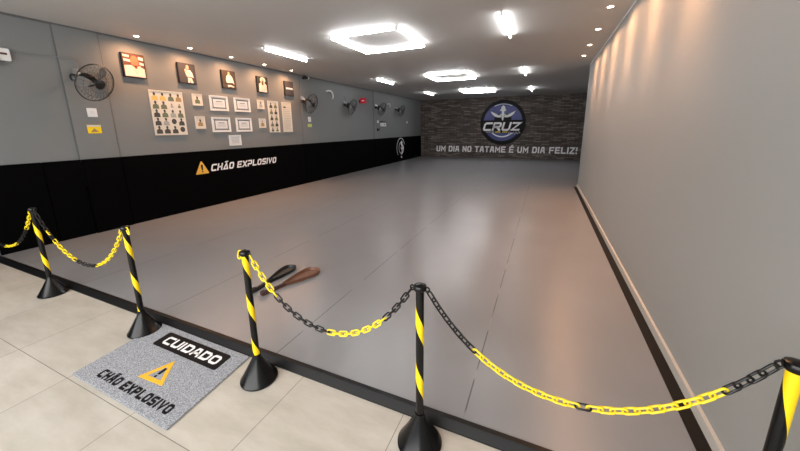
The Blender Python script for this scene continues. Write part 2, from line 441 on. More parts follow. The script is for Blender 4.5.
# wall pads
def pad(y0, y1, label, x=XL, th=.03):
    o = link('wall_pad', bx(x+.001, x+th, y0+.003, y1-.003, ZM if y0 > YF else .001, ZP, bev=.006), M['vinyl'])
    return tag(o, label, 'wall pad')
pad(YO, YF-.06, 'black wall pad beside the tile floor, before the raised mat')
pad(YF+.02, 2.05, 'short black wall pad at the corner of the raised mat edge')
pad(2.05, 2.47, 'narrow black wall pad between two upright seams behind the post by the wall')
pad(2.47, 2.97, 'narrow black wall pad on the pilaster below the nearest fan', th=.052)
lp = pad(2.97, 7.45, 'long black wall pad carrying the white slanted lettering and amber triangle')
pad(7.45, 11.7, 'plain long black wall pad under the second and third fans')
ep = pad(11.7, YB, 'black wall pad carrying the round white emblem near the brick wall')

# matrices: wall-left frame (local x -> world +y, local y -> world +z, local z -> world +x)
def wall_left_rot(): return Matrix(((0, 0, 1), (1, 0, 0), (0, 1, 0))).to_euler()
def wall_back_rot(): return (PI/2, 0, 0)
WR = tuple(wall_left_rot())

# lettering on the pad
t = thing('wall_lettering', 'white slanted lettering reading CHÃO EXPLOSIVO on the black wall pad', 'lettering', (XL+.031, 4.49, .76), WR)
H = .145; w, th_, gap, sp_ = H*.8, H*.21, H*.16, H*.45
xs, tot = lay_out('CHÃO EXPLOSIVO', w, th_, gap, sp_); k = 1.80/tot
for ch, x in zip('CHÃO EXPLOSIVO', xs):
    if x is None: continue
    b_ = bmesh.new(); glyph(b_, ch, x*k, 0, w*k, H, th_, 0, .003, .28, 0, GLW); link('letter', b_, M['letter'], t)
t = thing('warning_triangle', 'amber warning triangle with black exclamation mark on the black wall pad', 'sign', (XL+.031, 4.31, .73), WR)
b_ = bmesh.new(); prism(b_, [(-.14, .01), (-.125, 0), (.125, 0), (.14, .01), (.015, .245), (0, .255), (-.015, .245)], 0, .003); link('plate', b_, M['wallamber'], t)
b_ = bmesh.new(); prism(b_, [(-.014, .075), (.014, .075), (.022, .18), (0, .195), (-.022, .18)], .003, .005); prism(b_, [(-.015, .035), (.015, .035), (.015, .06), (-.015, .06)], .003, .005)
link('exclamation_mark', b_, M['logoblack'], t)
# round emblem on the far pad
t = thing('wall_emblem', 'round white emblem with a crouching figure on the far black wall pad', 'emblem', (XL+.031, 14.35, .68), WR)
b_ = bmesh.new(); ring(b_, .44, .47, 0, .003, PI*.1, PI*1.25, 30, cx=-.05); ring(b_, .25, .28, 0, .003, PI*.6, PI*1.5, 24); link('ring', b_, M['letter'], t)
b_ = bmesh.new()
prism(b_, [(-.02,.30),(.08,.34),(.15,.24),(.12,.16),(.22,.12),(.30,-.02),(.24,-.20),(.12,-.30),(.02,-.36),(-.02,-.28),(.06,-.18),(.02,-.08),(-.06,.0),(.02,.08),(-.04,.16),(-.1,.24)], 0, .004)
prism(b_, [(-.02,-.40),(.08,-.42),(.1,-.48),(.02,-.5),(-.04,-.46)], 0, .004)
link('figure', b_, M['letter'], t)
b_ = bmesh.new(); prism(b_, [(.05,.10),(.12,.06),(.1,-.02),(.02,0)], .004, .006); prism(b_, [(.1,-.10),(.17,-.08),(.13,-.2),(.08,-.2)], .004, .006); link('figure_shading', b_, M['logoblack'], t)

# ------------------------------------------------------------------ back wall sign and slogan
t = thing('round_logo_sign', 'large round blue and black logo sign reading CRUZ on brick wall', 'sign', (-1.995, YB-.012, 1.82), wall_back_rot())
b_ = bmesh.new(); prism(b_, [(1.09*math.cos(a*PI/36), 1.09*math.sin(a*PI/36)) for a in range(72)], 0, .012); link('disc', b_, M['logoblack'], t)
def chord(r, ya, yb, n=16):
    a0, a1 = math.asin(ya/r), math.asin(yb/r)
    rt = [(r*math.cos(a0+(a1-a0)*i/n), r*math.sin(a0+(a1-a0)*i/n)) for i in range(n+1)]
    return rt + [(-x, y) for x, y in reversed(rt)]
b_ = bmesh.new()
up_ = chord(.93, .12, .929); prism(b_, up_, .012, .016); prism(b_, [(x, y) for x, y in chord(.90, -.899, -.42)], .012, .016)
link('blue_field', b_, M['blue'], t)
b_ = bmesh.new(); ring(b_, .66, .72, .016, .020, math.radians(212), math.radians(328), 30); link('arc', b_, M['silver'], t); b_ = bmesh.new(); ring(b_, .88, .91, .016, .020, math.radians(62), math.radians(118), 20); link('arc', b_, M['silver'], t)
b_ = bmesh.new()
prism(b_, [(-.42,.10),(-.30,.02),(.30,.02),(.42,.12),(.40,.42),(.22,.40),(.1,.44),(-.1,.44),(-.22,.40),(-.36,.42)], .016, .018); link('emblem_shadow', b_, M['logoblack'], t)
b_ = bmesh.new()
for s in (-1, 1):
    prism(b_, [(s*x, y) for x, y in [(.07,.34),(.22,.37),(.38,.46),(.60,.56),(.50,.40),(.38,.30),(.22,.25),(.07,.26)]], .018, .024)
prism(b_, [(-.05,.20),(0,.08),(.05,.20),(.06,.60),(-.06,.60)], .018, .026)
prism(b_, [(-.13,.56),(.13,.56),(.15,.62),(.08,.66),(.10,.74),(0,.84),(-.10,.74),(-.08,.66),(-.15,.62)], .018, .026)
prism(b_, [(-.15,.36),(.15,.36),(.12,.42),(-.12,.42)], .020, .028)
link('winged_sword', b_, M['silver'], t)
b_ = bmesh.new(); prism(b_, [(-1.02,-.50),(.86,-.50),(1.04,.10),(-.90,.10)], .016, .022); link('name_band', b_, M['logoblack'], t)
def cruz():
    x = -.97
    for ch in 'CRUZ':
        b_ = bmesh.new(); glyph(b_, ch, x, -.40, .41, .42, .092, .022, .03, .26); link('name_letter', b_, M['letter'], t); x += .455
cruz()
for i in range(7):
    if i != 3: b_ = bmesh.new(); prism(b_, [(-.32+i*.085, -.485), (-.26+i*.085, -.485), (-.25+i*.085, -.43), (-.31+i*.085, -.43)], .022, .028); link('small_yellow_letter', b_, M['yellow'], t)
b_ = bmesh.new()
tube(b_, [(.30,-.56,.03),(.34,-.44,.03),(.38,-.56,.03),(.44,-.46,.03),(.48,-.56,.03),(.55,-.46,.03),(.60,-.57,.03),(.66,-.45,.03),(.74,-.55,.03),(.80,-.44,.03),(.86,-.52,.03)], .016, 6)
link('script', b_, M['silver'], t)
for i in range(6): b_ = bmesh.new(); prism(b_, [(-.78+i*.07, -.475), (-.73+i*.07, -.475), (-.72+i*.07, -.44), (-.77+i*.07, -.44)], .022, .028); link('small_grey_letter', b_, M['silver'], t)

t = thing('wall_slogan', 'white block lettering slogan across the bottom of the brick wall', 'lettering', (-5.42, YB-.002, .335), wall_back_rot())
S = 'UM DIA NO TATAME É UM DIA FELIZ!'
H = .31; w, th_, gap, sp_ = H*.68, H*.20, H*.13, H*.42
xs, tot = lay_out(S, w, th_, gap, sp_); k = 6.84/tot
for ch, x in zip(S, xs):
    if x is None: continue
    b_ = bmesh.new(); glyph(b_, ch, x*k, 0, w*k, H, th_, -.01, .012, .05); link('letter', b_, M['letter'], t)

# ------------------------------------------------------------------ ceiling lamps
def tube_fixture(parent, length):
    """lies along local y, hangs from z=0 down"""
    b_ = bmesh.new(); lathe(b_, [(0, .03), (.013, .03), (.013, length-.03), (0, length-.03)], 16, Matrix.Rotation(-PI/2, 4, 'X'))
    bmesh.ops.translate(b_, vec=(0, 0, -.042), verts=b_.verts); tb = link('tube', b_, M['tube'], parent, True)
    for y in (0.0, length-.03):
        b_ = bx(-.016, .016, y, y+.03, -.062, 0, bev=.004); link('end_socket', b_, M['white'], parent)
rows = [(4.72, 5.90, 'nearest'), (8.98, 10.16, 'middle'), (13.05, 14.23, 'farthest')]
proto_t = thing('tube_light', 'single lit tube lamp on ceiling near the photo canvases, nearest left one', 'ceiling lamp', (-4.82, 4.75, ZC), group='single tube lamps')
tube_fixture(proto_t, 1.2)
dup(proto_t, (-4.75, 8.98, ZC), label='single lit tube lamp above the far wall fans, beside the middle square lamp')
dup(proto_t, (-4.68, 13.05, ZC), label='single lit tube lamp at left beside the farthest square lamp before the brick wall')
dup(proto_t, (-.64, 4.72, ZC), label='single lit tube lamp nearest to the row of warm downlights by the right wall')
dup(proto_t, (-.63, 9.0, ZC), label='single lit tube lamp beyond the downlights, right of the middle square lamp')
dup(proto_t, (-.63, 13.3, ZC), label='single lit tube lamp at right above the round logo sign')
dup(proto_t, (1.9, 12.6, ZC), label='unseen lit tube lamp added in the wider area behind the end of the right wall')  # unseen lamp, added to brighten the far ceiling
def square_lamp(loc, label):
    t = thing('square_tube_lamp', label, 'ceiling lamp', loc, group='square lamps of four tubes')
    S_ = .59
    for k in range(4):
        b_ = bmesh.new(); lathe(b_, [(0, -.555), (.013, -.555), (.013, .555), (0, .555)], 16, Matrix.Rotation(-PI/2, 4, 'X'))
        bmesh.ops.translate(b_, vec=(S_, 0, -.042), verts=b_.verts); bmesh.ops.rotate(b_, matrix=Matrix.Rotation(k*PI/2, 3, 'Z'), verts=b_.verts)
        link('tube', b_, M['tube'], t, True)
        b_ = bx(S_-.018, S_+.018, S_-.035, S_+.018, -.062, 0, bev=.004); bmesh.ops.rotate(b_, matrix=Matrix.Rotation(k*PI/2, 3, 'Z'), verts=b_.verts)
        link('corner_socket', b_, M['white'], t)
    return t
q = square_lamp((-2.70, 5.26, ZC), 'large square of four lit tubes on ceiling, nearest and brightest of the squares')
dup(q, (-2.62, 9.56, ZC), label='square of four lit tubes on ceiling, middle one of the three squares')
dup(q, (-2.62, 13.6, ZC), label='square of four lit tubes on ceiling, closest to the brick wall')

def downlight(loc, label, first=None, group=None):
    if first is None:
        t = thing('downlight', label, 'downlight', loc, group=group)
        b_ = bmesh.new(); lathe(b_, [(.034, 0), (.034, -.006), (.046, -.004), (.05, 0)], 28); link('ring', b_, M['white'], t, True)
        b_ = bmesh.new(); lathe(b_, [(0, -.003), (.034, -.003)], 28); link('lens', b_, M['led'], t)
    else: t = dup(first, loc, label=label, group=group)
    for k_, ang_ in (((.55, 175), (.40, 74)) if loc[0] < 0 else ((.40, 172), (.80, 74))):      # soft spill and narrow core of the reflector lamp
        d = bpy.data.lights.new('downlight_beam', 'SPOT'); d.energy = SPOT_POWER*k_; d.color = (1, .50, .24); d.spot_size = math.radians(ang_); d.spot_blend = 1.0; d.shadow_soft_size = .03
        o = bpy.data.objects.new('downlight_beam', d); COL.objects.link(o); o.location = (loc[0], loc[1], loc[2]-.02)
    return t
nm = ['the bald man portrait canvas', 'the second portrait canvas', 'the third portrait canvas', 'the fourth portrait canvas', 'the dark canvas with white band']
dl = None
for y, n in zip((3.36, 4.22, 5.08, 5.96, 6.84), nm):
    o = downlight((-6.06, y, ZC), f'small warm ceiling downlight shining above {n}', dl, 'warm downlights over the canvases'); dl = dl or o
for y, n in zip((5.15, 6.19, 7.26, 8.26), ('nearest of the four seen beside the right wall', 'second of the four beside the right wall', 'third of the four beside the right wall', 'farthest of the four beside the right wall, at the corner')):
    downlight((.63, y, ZC), f'small warm ceiling downlight, {n}', dl, 'warm downlights beside the right wall')
for y in (4.12, 3.08):
    downlight((.63, y, ZC), 'small warm ceiling downlight nearer to the shop front than the four seen', dl, 'warm downlights out of view above the right wall')

# ------------------------------------------------------------------ canvases with portraits
def canvas(y, z, w, h, label, m_bg, shapes, extra=None):
    t = thing('canvas_print', label, 'wall picture', (XL+.001, y, z), WR, 'square canvases under the left downlights')
    link('canvas', bx(-w/2, w/2, -h/2, h/2, 0, .045, bev=.003), M['canvas_edge'], t)
    b_ = bmesh.new(); box(b_, -w/2+.012, w/2-.006, -h/2+.01, h/2-.008, .045, .0465)
    ms = [m_bg]; zz = .0466
    for mi, polys in shapes:
        ms.append(M[mi]); zz += .0004
        for p in polys: prism(b_, [(x*w/2, yy*h/2) for x, yy in p], zz-.0003, zz, len(ms)-1)
    link('picture', b_, ms, t)
    return t
def ell(cx, cy, rx, ry, n=18): return [(cx+rx*math.cos(2*PI*i/n), cy+ry*math.sin(2*PI*i/n)) for i in range(n)]
canvas(3.39, 2.655, .325, .375, 'canvas photo of a bald man in a pale jacket, nearest to the fan', M['redbrown'],
  [('gi', [[(-.9,.85),(-.35,.82),(-.35,.66),(-.88,.68)], [(-.88,.5),(-.3,.46),(-.3,.28),(-.86,.32)], [(.45,.8),(.9,.75),(.9,.5),(.45,.55)], [(.5,.35),(.9,.3),(.9,.1),(.5,.12)]]),
   ('gi', [[(-.9,-.92),(-.88,-.05),(-.3,.02),(.1,-.12),(.45,.0),(.9,-.2),(.9,-.92)]]),
   ('skinred', [ell(.08,.35,.36,.5), [(-.12,0),(.3,0),(.26,-.2),(.1,-.3)]]),
   ('gipink', [[(-.2,-.05),(.12,-.35),(.5,.05),(.62,-.1),(.14,-.75),(-.34,-.15)]])])
canvas(4.27, 2.655, .33, .365, 'canvas photo of a person in white standing with folded arms on dark ground', M['canvas'],
  [('gi', [[(-.2,.5),(.0,.3),(.35,.4),(.6,.1),(.7,-.35),(.45,-.4),(.62,-.9),(.32,-.9),(.25,-.6),(.2,-.9),(-.05,-.9),(.0,-.45),(-.15,-.1),(-.25,.2)]]),
   ('skin', [ell(.08,.62,.17,.24), [(-.28,.4),(.1,.1),(.35,.1),(.3,.0),(.0,.0),(-.3,.25)]]), ('redbrown', [[(-.1,-.28),(.6,-.32),(.6,-.42),(-.08,-.38)]])])
canvas(5.17, 2.655, .33, .37, 'canvas photo of a seated person in white kimono on black ground', M['canvas_brown'],
  [('gi', [[(-.35,.35),(-.15,.55),(.25,.55),(.5,.3),(.72,-.3),(.65,-.42),(.4,-.3),(.0,-.45),(-.4,-.35),(-.48,-.1)], [(-.3,-.6),(.2,-.55),(.7,-.7),(.6,-.85),(.1,-.75),(-.25,-.85)]]),
   ('skin', [ell(.02,.68,.13,.2), ell(.66,-.42,.07,.07)]), ('canvas_edge', [[(-.2,-.36),(.4,-.34),(.35,-.44),(-.15,-.46)]])])
canvas(6.09, 2.655, .33, .37, 'canvas photo of a bearded person in a pinkish top with white hat', M['canvas_edge'],
  [('gipink', [[(-.75,-.9),(-.7,.05),(-.35,.25),(.3,.25),(.68,.0),(.72,-.9)]]), ('gi', [ell(.05,.58,.5,.34), [(-.7,-.9),(-.66,-.1),(-.5,-.1),(-.55,-.9)], [(.2,-.75),(.66,-.7),(.7,-.9),(-.3,-.9)]]),
   ('skin', [ell(.0,.45,.24,.32)]), ('hair', [ell(-.02,.2,.2,.3)])])
canvas(6.98, 2.655, .32, .365, 'dark canvas with a white text band, farthest of the five canvases', M['canvas'],
  [('lightprint', [[(-.75,-.12),(-.75,.15),(.7,.12),(.85,.02),(.85,-.15),(.5,-.12)]]), ('letter', [[(-.65+i*.24,-.05),(-.5+i*.24,-.05),(-.5+i*.24,.08),(-.65+i*.24,.08)] for i in range(6)])])

# ------------------------------------------------------------------ framed boards and certificates
def framed(name, y0, y1, z0, z1, label, cat, sheet, prints, group=None, fw=.018, mframe='frame'):
    t = thing(name, label, cat, (XL+.001, (y0+y1)/2, (z0+z1)/2), WR, group)
    w, h = (y1-y0)/2, (z1-z0)/2
    b_ = bmesh.new()
    for a in ((-w, w, -h, -h+fw), (-w, w, h-fw, h), (-w, -w+fw, -h+fw, h-fw), (w-fw, w, -h+fw, h-fw)): box(b_, *a, 0, .022)
    link('frame', b_, M[mframe], t)
    link('sheet', bx(-w+fw*.8, w-fw*.8, -h+fw*.8, h-fw*.8, .002, .012), M[sheet], t)
    b_ = bmesh.new(); ms = []; zz = .0122
    for mi, polys in prints:
        ms.append(M[mi]); zz += .0005
        for p in polys: prism(b_, p, zz-.0004, zz, len(ms)-1)
    if ms: link('print', b_, ms, t)
    return t
def R4(x0, x1, y0, y1): return [(x0, y0), (x1, y0), (x1, y1), (x0, y1)]
def bust(cx, cy, s):  # small figure: shoulders and head
    return [[(cx-s*.5, cy-s*.6), (cx+s*.5, cy-s*.6), (cx+s*.45, cy), (cx+s*.15, cy+s*.2), (cx-s*.15, cy+s*.2), (cx-s*.45, cy)], ell(cx, cy+s*.45, s*.19, s*.27, 10)]
# large board with five rows of four figures
pr = {}
cols = [-.205, -.07, .07, .205]
key = [['yelprint', 'yelprint', 'greenprint', 'tan'], ['greenprint', 'greenprint', 'lightprint', 'greenprint'], ['darkprint', 'greenprint', 'lightprint', 'greenprint'], ['darkprint', 'lightprint', 'darkprint', 'darkprint'], ['darkprint', 'darkprint', 'darkprint', 'darkprint']]
rz = [.29, .145, .0, -.145, -.29]
for r in range(5):
    for c in range(4):
        kx = key[r][c]
        s = .055 if (r == 1 and c >= 2) else .105
        if r >= 3 and (r+c) % 2 and c > 1: pr.setdefault(kx, []).append(ell(cols[c], rz[r], .045, .05, 14))
        else:
            b2 = bust(cols[c], rz[r]-.01, s); pr.setdefault(kx, []).append(b2[0]); pr.setdefault('darkprint', []).append(b2[1])
framed('picture_board', 3.56, 4.13, 1.52, 2.30, 'large cream framed board with five rows of small figures', 'picture board', 'cream', list(pr.items()), mframe='cream')
for y, z0, z1, lab, mm in ((4.42, 2.08, 2.30, 'small cream frame right of the big figure board, upper one', ('greenprint', 'darkprint')), (4.42, 1.63, 1.875, 'small cream frame right of the big figure board, lower one', ('tan', 'darkprint')),
                         (6.0, 2.09, 2.30, 'small cream frame between certificates and narrow boards, upper one', ('lightprint', 'darkprint')), (6.0, 1.64, 1.865, 'small cream frame between certificates and narrow boards, lower one', ('tan', 'lightprint'))):
    b2 = bust(0, -.01, .105)
    framed('small_frame', y-.1, y+.1, z0, z1, lab, 'picture frame', 'cream', [(mm[0], [b2[0]]), (mm[1], [b2[1]])], 'small cream frames', .014, 'cream')
def cert(y0, y1, z0, z1, label):
    w, h = (y1-y0)/2-.05, (z1-z0)/2-.045
    lines = [R4(-w*.45, w*.45, h*.28, h*.42)] + [R4(-w*.58, w*.58, h*(.05-i*.2), h*(.1-i*.2)) for i in range(3)]
    bs = []
    for i in range(9): bs += [ell(-w+i*w/4, h, .012, .012, 6), ell(-w+i*w/4, -h, .012, .012, 6)]
    framed('certificate', y0, y1, z0, z1, label, 'certificate', 'paper', [('greyprint', [R4(-w, w, h-.024, h), R4(-w, w, -h, -h+.024), R4(-w, -w+.024, -h+.024, h-.024), R4(w-.024, w, -h+.024, h-.024)] + bs), ('lightprint', lines[1:]), ('greyprint', lines[:1])], 'framed certificates')
cert(4.68, 5.10, 2.0, 2.30, 'white framed certificate, upper one nearer to the big board')
cert(5.26, 5.68, 2.0, 2.30, 'white framed certificate, upper one farther from the big board')
cert(4.67, 5.10, 1.56, 1.865, 'white framed certificate in the second row, nearer to the big board')
cert(5.25, 5.67, 1.56, 1.865, 'white framed certificate in the second row, farther from the big board')
framed('certificate', 5.03, 5.33, 1.26, 1.485, 'small lone certificate hanging lowest, just above the black pad', 'certificate', 'paper',
       [('lightprint', [R4(-.10, .10, .05-i*.028, .062-i*.028) for i in range(5)] + [R4(-.125, .125, .08, .085), R4(-.125, .125, -.085, -.08)])], None, .012)
pr = {'darkprint': [], 'greenprint': []}
for r in range(5):
    for c in (-.075, .075):
        b2 = bust(c, .27-r*.15, .1); pr['greenprint' if (r+(c > 0)) % 2 else 'darkprint'] += b2
framed('narrow_board', 6.22, 6.56, 1.53, 2.30, 'narrow cream framed board with two columns of small dark figures', 'picture board', 'cream', list(pr.items()), None, .02, 'cream')
framed('narrow_board', 6.69, 7.02, 1.53, 2.30, 'narrow cream framed board with lines of fine text and one dark mark', 'picture board', 'cream',
       [('darkprint', [R4(-.11, -.03, .235, .275)]), ('lightprint', [R4(-.02, .12, .25, .258)] + [R4(-.11, .12, .19-i*.045, .198-i*.045) for i in range(12)])], None, .02, 'cream')

# ------------------------------------------------------------------ wall fans
def fan(loc, label):
    t = thing('wall_fan', label, 'fan', loc, group='wall fans on the left wall')
    # local: wall at x=0, +x into the room. loc is the wall point behind the cage centre
    link('wall_bracket', bx(0, .02, -.05, .05, .0, .16, bev=.006), M['metal'], t)
    b_ = bmesh.new(); tube(b_, [(.02, 0, .08), (.08, 0, .09), (.12, 0, .06), (.16, 0, .02)], .016, 10); link('arm', b_, M['white'], t, True)
    b_ = bmesh.new(); lathe(b_, [(0, -.05), (.04, -.045), (.055, 0), (.04, .045), (0, .05)], 20, Matrix.Translation((.10, -.07, .02))); link('pivot', b_, M['hub'], t, True)
    rot = Matrix.Translation((.17, .03, 0)) @ Matrix.Rotation(math.radians(16), 4, 'Z') @ Matrix.Rotation(math.radians(110), 4, 'Y')   # local z axis points into the room, tilted down
    b_ = bmesh.new(); lathe(b_, [(0, -.06), (.06, -.06), (.088, -.03), (.09, .06), (.07, .10), (.02, .105), (0, .105)], 24, rot); link('motor', b_, M['hub'], t, True)
    cage = bmesh.new()
    R_ = .265
    def P(r, a, z): return rot @ Vector((r*math.cos(a), r*math.sin(a), z))
    for r, z in ((.265, .15), (.262, .135), (.262, .165), (.20, .20), (.13, .222), (.06, .232), (.20, .108), (.13, .085)):
        tube(cage, [P(r, 2*PI*i/40, z) for i in range(40)], .006 if r == .265 else .0016, 5, closed=True)
    for k in range(26):
        a = 2*PI*k/26
        tube(cage, [P(.05, a, .232), P(.13, a, .222), P(.20, a, .20), P(.262, a, .16)], .0014, 4)
        tube(cage, [P(.055, a, .07), (P(.13, a, .085)), P(.20, a, .108), P(.262, a, .14)], .0014, 4)
    link('cage', cage, M['darkmetal'], t)
    b_ = bmesh.new(); lathe(b_, [(0, .228), (.066, .228), (.072, .235), (.06, .243), (0, .245)], 24, rot); link('cage_badge', b_, M['hub'], t, True)
    b_ = bmesh.new(); lathe(b_, [(0, .12), (.04, .12), (.04, .17), (.025, .185), (0, .187)], 20, rot); link('hub', b_, M['hub'], t, True)
    for k in range(3):
        b_ = bmesh.new(); a0 = 2*PI*k/3 + .5
        prof = [(.035, -.28, .28), (.10, -.36, .42), (.17, -.36, .5), (.225, -.26, .44), (.24, -.1, .28)]
        top, bot = [], []
        for r, p, q_ in prof:
            rt, rb = [], []
            for i in range(5):
                f = i/4; a = a0 + (p+(q_-p)*f)*(.10/max(r, .08) if r < .1 else 1)
                z = .135 + .05*f*(1-.3*r/.24)
                rt.append(b_.verts.new(P(r, a, z+.0015))); rb.append(b_.verts.new(P(r, a, z-.0015)))
            top.append(rt); bot.append(rb)
        n = len(prof)
        for i in range(n-1):
            for j in range(4):
                b_.faces.new((top[i][j], top[i][j+1], top[i+1][j+1], top[i+1][j])); b_.faces.new((bot[i][j], bot[i+1][j], bot[i+1][j+1], bot[i][j+1]))
        for i in range(n-1):
            for j in (0, 4): b_.faces.new((top[i][j], top[i+1][j], bot[i+1][j], bot[i][j]))
        for i in (0, n-1):
            for j in range(4): b_.faces.new((top[i][j], top[i][j+1], bot[i][j+1], bot[i][j]))
        link('blade', b_, M['blade'], t, True)
    return t
f0 = fan((XL+.014, 2.63, 2.34), 'wall fan nearest to the camera, on the pilaster beside the bald man canvas')
dup(f0, (XL+.014, 7.50, 2.34), (0, 0, math.radians(-12)), 'wall fan just beyond the dark canvas with white band')
dup(f0, (XL, 9.62, 2.37), (0, 0, math.radians(-8)), 'wall fan next to the small red sign')
dup(f0, (XL+.014, 11.86, 2.40), (0, 0, math.radians(-18)), 'wall fan above the small white wall box')
dup(f0, (XL, 13.80, 2.41), (0, 0, math.radians(-14)), 'wall fan farthest away, closest to the brick wall')

# ------------------------------------------------------------------ small wall fittings
def outlet(y, z, label, w=.06, h=.1, x=XL):
    t = thing('wall_outlet', label, 'outlet', (x+.0005, y, z), WR, 'white outlets on the left wall')
    link('plate', bx(-w, w, -h, h, 0, .012, bev=.003), M['white'], t)
    link('socket', bx(-w*.45, w*.45, -h*.4, h*.4, .012, .016, bev=.001), M['paper'], t)
    return t
outlet(2.72, 1.88, 'white wall outlet directly below the nearest fan', .06, .065, XL+.014)
outlet(7.75, 1.88, 'white wall outlet below the second fan, above a lime sticker', .06, .07, XL+.014)
outlet(12.02, 1.87, 'white wall outlet just above the small white wall box', .06, .05, XL+.014)
outlet(15.15, 1.88, 'white wall outlet nearest to the brick wall', .06, .05)
tag(link('lime_sticker', bx(XL+.0145, XL+.018, 7.66, 7.84, 1.66, 1.75), M['sticker']), 'small lime green sticker on wall below the white outlet', 'sticker')
t = thing('warning_sticker', 'yellow warning sticker with dark top strip on pilaster under nearest outlet', 'sticker', (XL+.0145, 2.71, 1.62), WR)
link('sheet', bx(-.085, .085, -.05, .05, 0, .003), M['yellow'], t)
link('top_strip', bx(-.085, .085, .05, .075, 0, .003), M['cream'], t)
b_ = bmesh.new(); box(b_, -.09, .09, .075, .085, 0, .004); prism(b_, [(-.05, -.03), (.05, -.03), (0, .03)], .003, .004); link('print', b_, M['tan'], t)
t = thing('wall_dispenser', 'small white box with black top on grey wall under fourth fan', 'dispenser', (XL+.0, 12.42, 1.68), WR)
link('body', bx(-.16, .16, 0, .15, 0, .12, bev=.01), M['white'], t)
link('lid', bx(-.17, .17, .15, .21, 0, .125, bev=.015), M['hub'], t)
link('window', bx(-.03, .04, .05, .11, .12, .123), M['darkprint'], t)
b_ = bx(XL+.014, XL+.07, 11.93, 12.1, 1.50, 1.60, bev=.01); tag(link('black_wall_clip', b_, M['hub']), 'black clip on grey wall below the small white box', 'clip')
# red projecting sign
t = thing('red_sign', 'small red sign sticking out of wall above the third fan', 'sign', (XL, 10.62, 2.50))
link('plate', bx(.04, .30, -.012, .012, 0, .19, bev=.006), M['red'], t)
link('mount', bx(0, .05, -.02, .02, .02, .12, bev=.004), M['hub'], t)
b_ = bx(.12, .22, -.0145, -.012, .08, .11); link('mark', b_, M['letter'], t)
# conduits
def conduit(pts, label):
    b_ = bmesh.new(); tube(b_, pts, .008, 8); tag(link('cable_conduit', b_, M['wall'], smooth=True), label, 'conduit')
conduit([(XL+.012, 2.06, 2.61), (XL+.012, 2.46, 2.63), (XL+.034, 2.5, 2.632), (XL+.034, 2.62, 2.635), (XL+.034, 2.66, 2.61), (XL+.034, 2.665, 2.46)], 'thin grey cable conduit running from white box to the nearest fan')
conduit([(XL+.034, 7.7, 2.66), (XL+.034, 8.12, 2.67), (XL+.012, 8.2, 2.67), (XL+.012, 9.6, 2.68), (XL+.012, 9.68, 2.66), (XL+.012, 9.72, 2.5)], 'thin grey cable conduit between the second and third fans')
b_ = bmesh.new(); tube(b_, [(XL+.02, 8.62, 2.74), (XL+.06, 8.70, 2.77), (XL+.08, 8.80, 2.76), (XL+.08, 8.88, 2.70), (XL+.06, 8.93, 2.60), (XL+.02, 8.93, 2.54)], .02, 10)
tag(link('curved_hook', b_, M['white'], smooth=True), 'white curved hook on wall between the second and third fans', 'hook')
b_ = bmesh.new(); tube(b_, [(XL+.03, 12.95, 2.62), (XL+.08, 13.02, 2.64), (XL+.08, 13.1, 2.56), (XL+.03, 13.1, 2.5)], .02, 10)
tag(link('curved_hook', b_, M['white'], smooth=True), 'small white curved hook on wall beside the fourth fan', 'hook')
t = thing('junction_box', 'white box with a black bracket at the left edge of the photo', 'wall box', (XL, 1.90, 2.56), WR)
link('box', bx(-.12, .10, -.075, .075, 0, .05, bev=.006), M['white'], t)
link('bracket', bx(-.09, -.03, -.16, -.0, .05, .09, bev=.01), M['hub'], t)
link('slot', bx(-.03, .07, -.005, .02, .05, .053), M['redbrown'], t)
t = thing('security_camera', 'small dark and white security camera under ceiling beyond the last canvas', 'camera', (XL+.06, 7.62, ZC-.002))
link('mount', bx(-.03, .03, -.03, .03, -.04, 0, bev=.005), M['hub'], t)
b_ = bmesh.new(); lathe(b_, [(0, -.13), (.03, -.13), (.034, -.1), (.034, .08), (.028, .09), (0, .09)], 20, Matrix.Translation((0.02, -.02, -.07)) @ Matrix.Rotation(PI/2+.15, 4, 'X')); link('body', b_, M['hub'], t, True)
b_ = bmesh.new(); lathe(b_, [(0, 0), (.036, 0), (.036, .05), (0, .05)], 20, Matrix.Translation((0.02, .13, -.05)) @ Matrix.Rotation(PI/2+.15, 4, 'X')); link('cap', b_, M['white'], t, True)

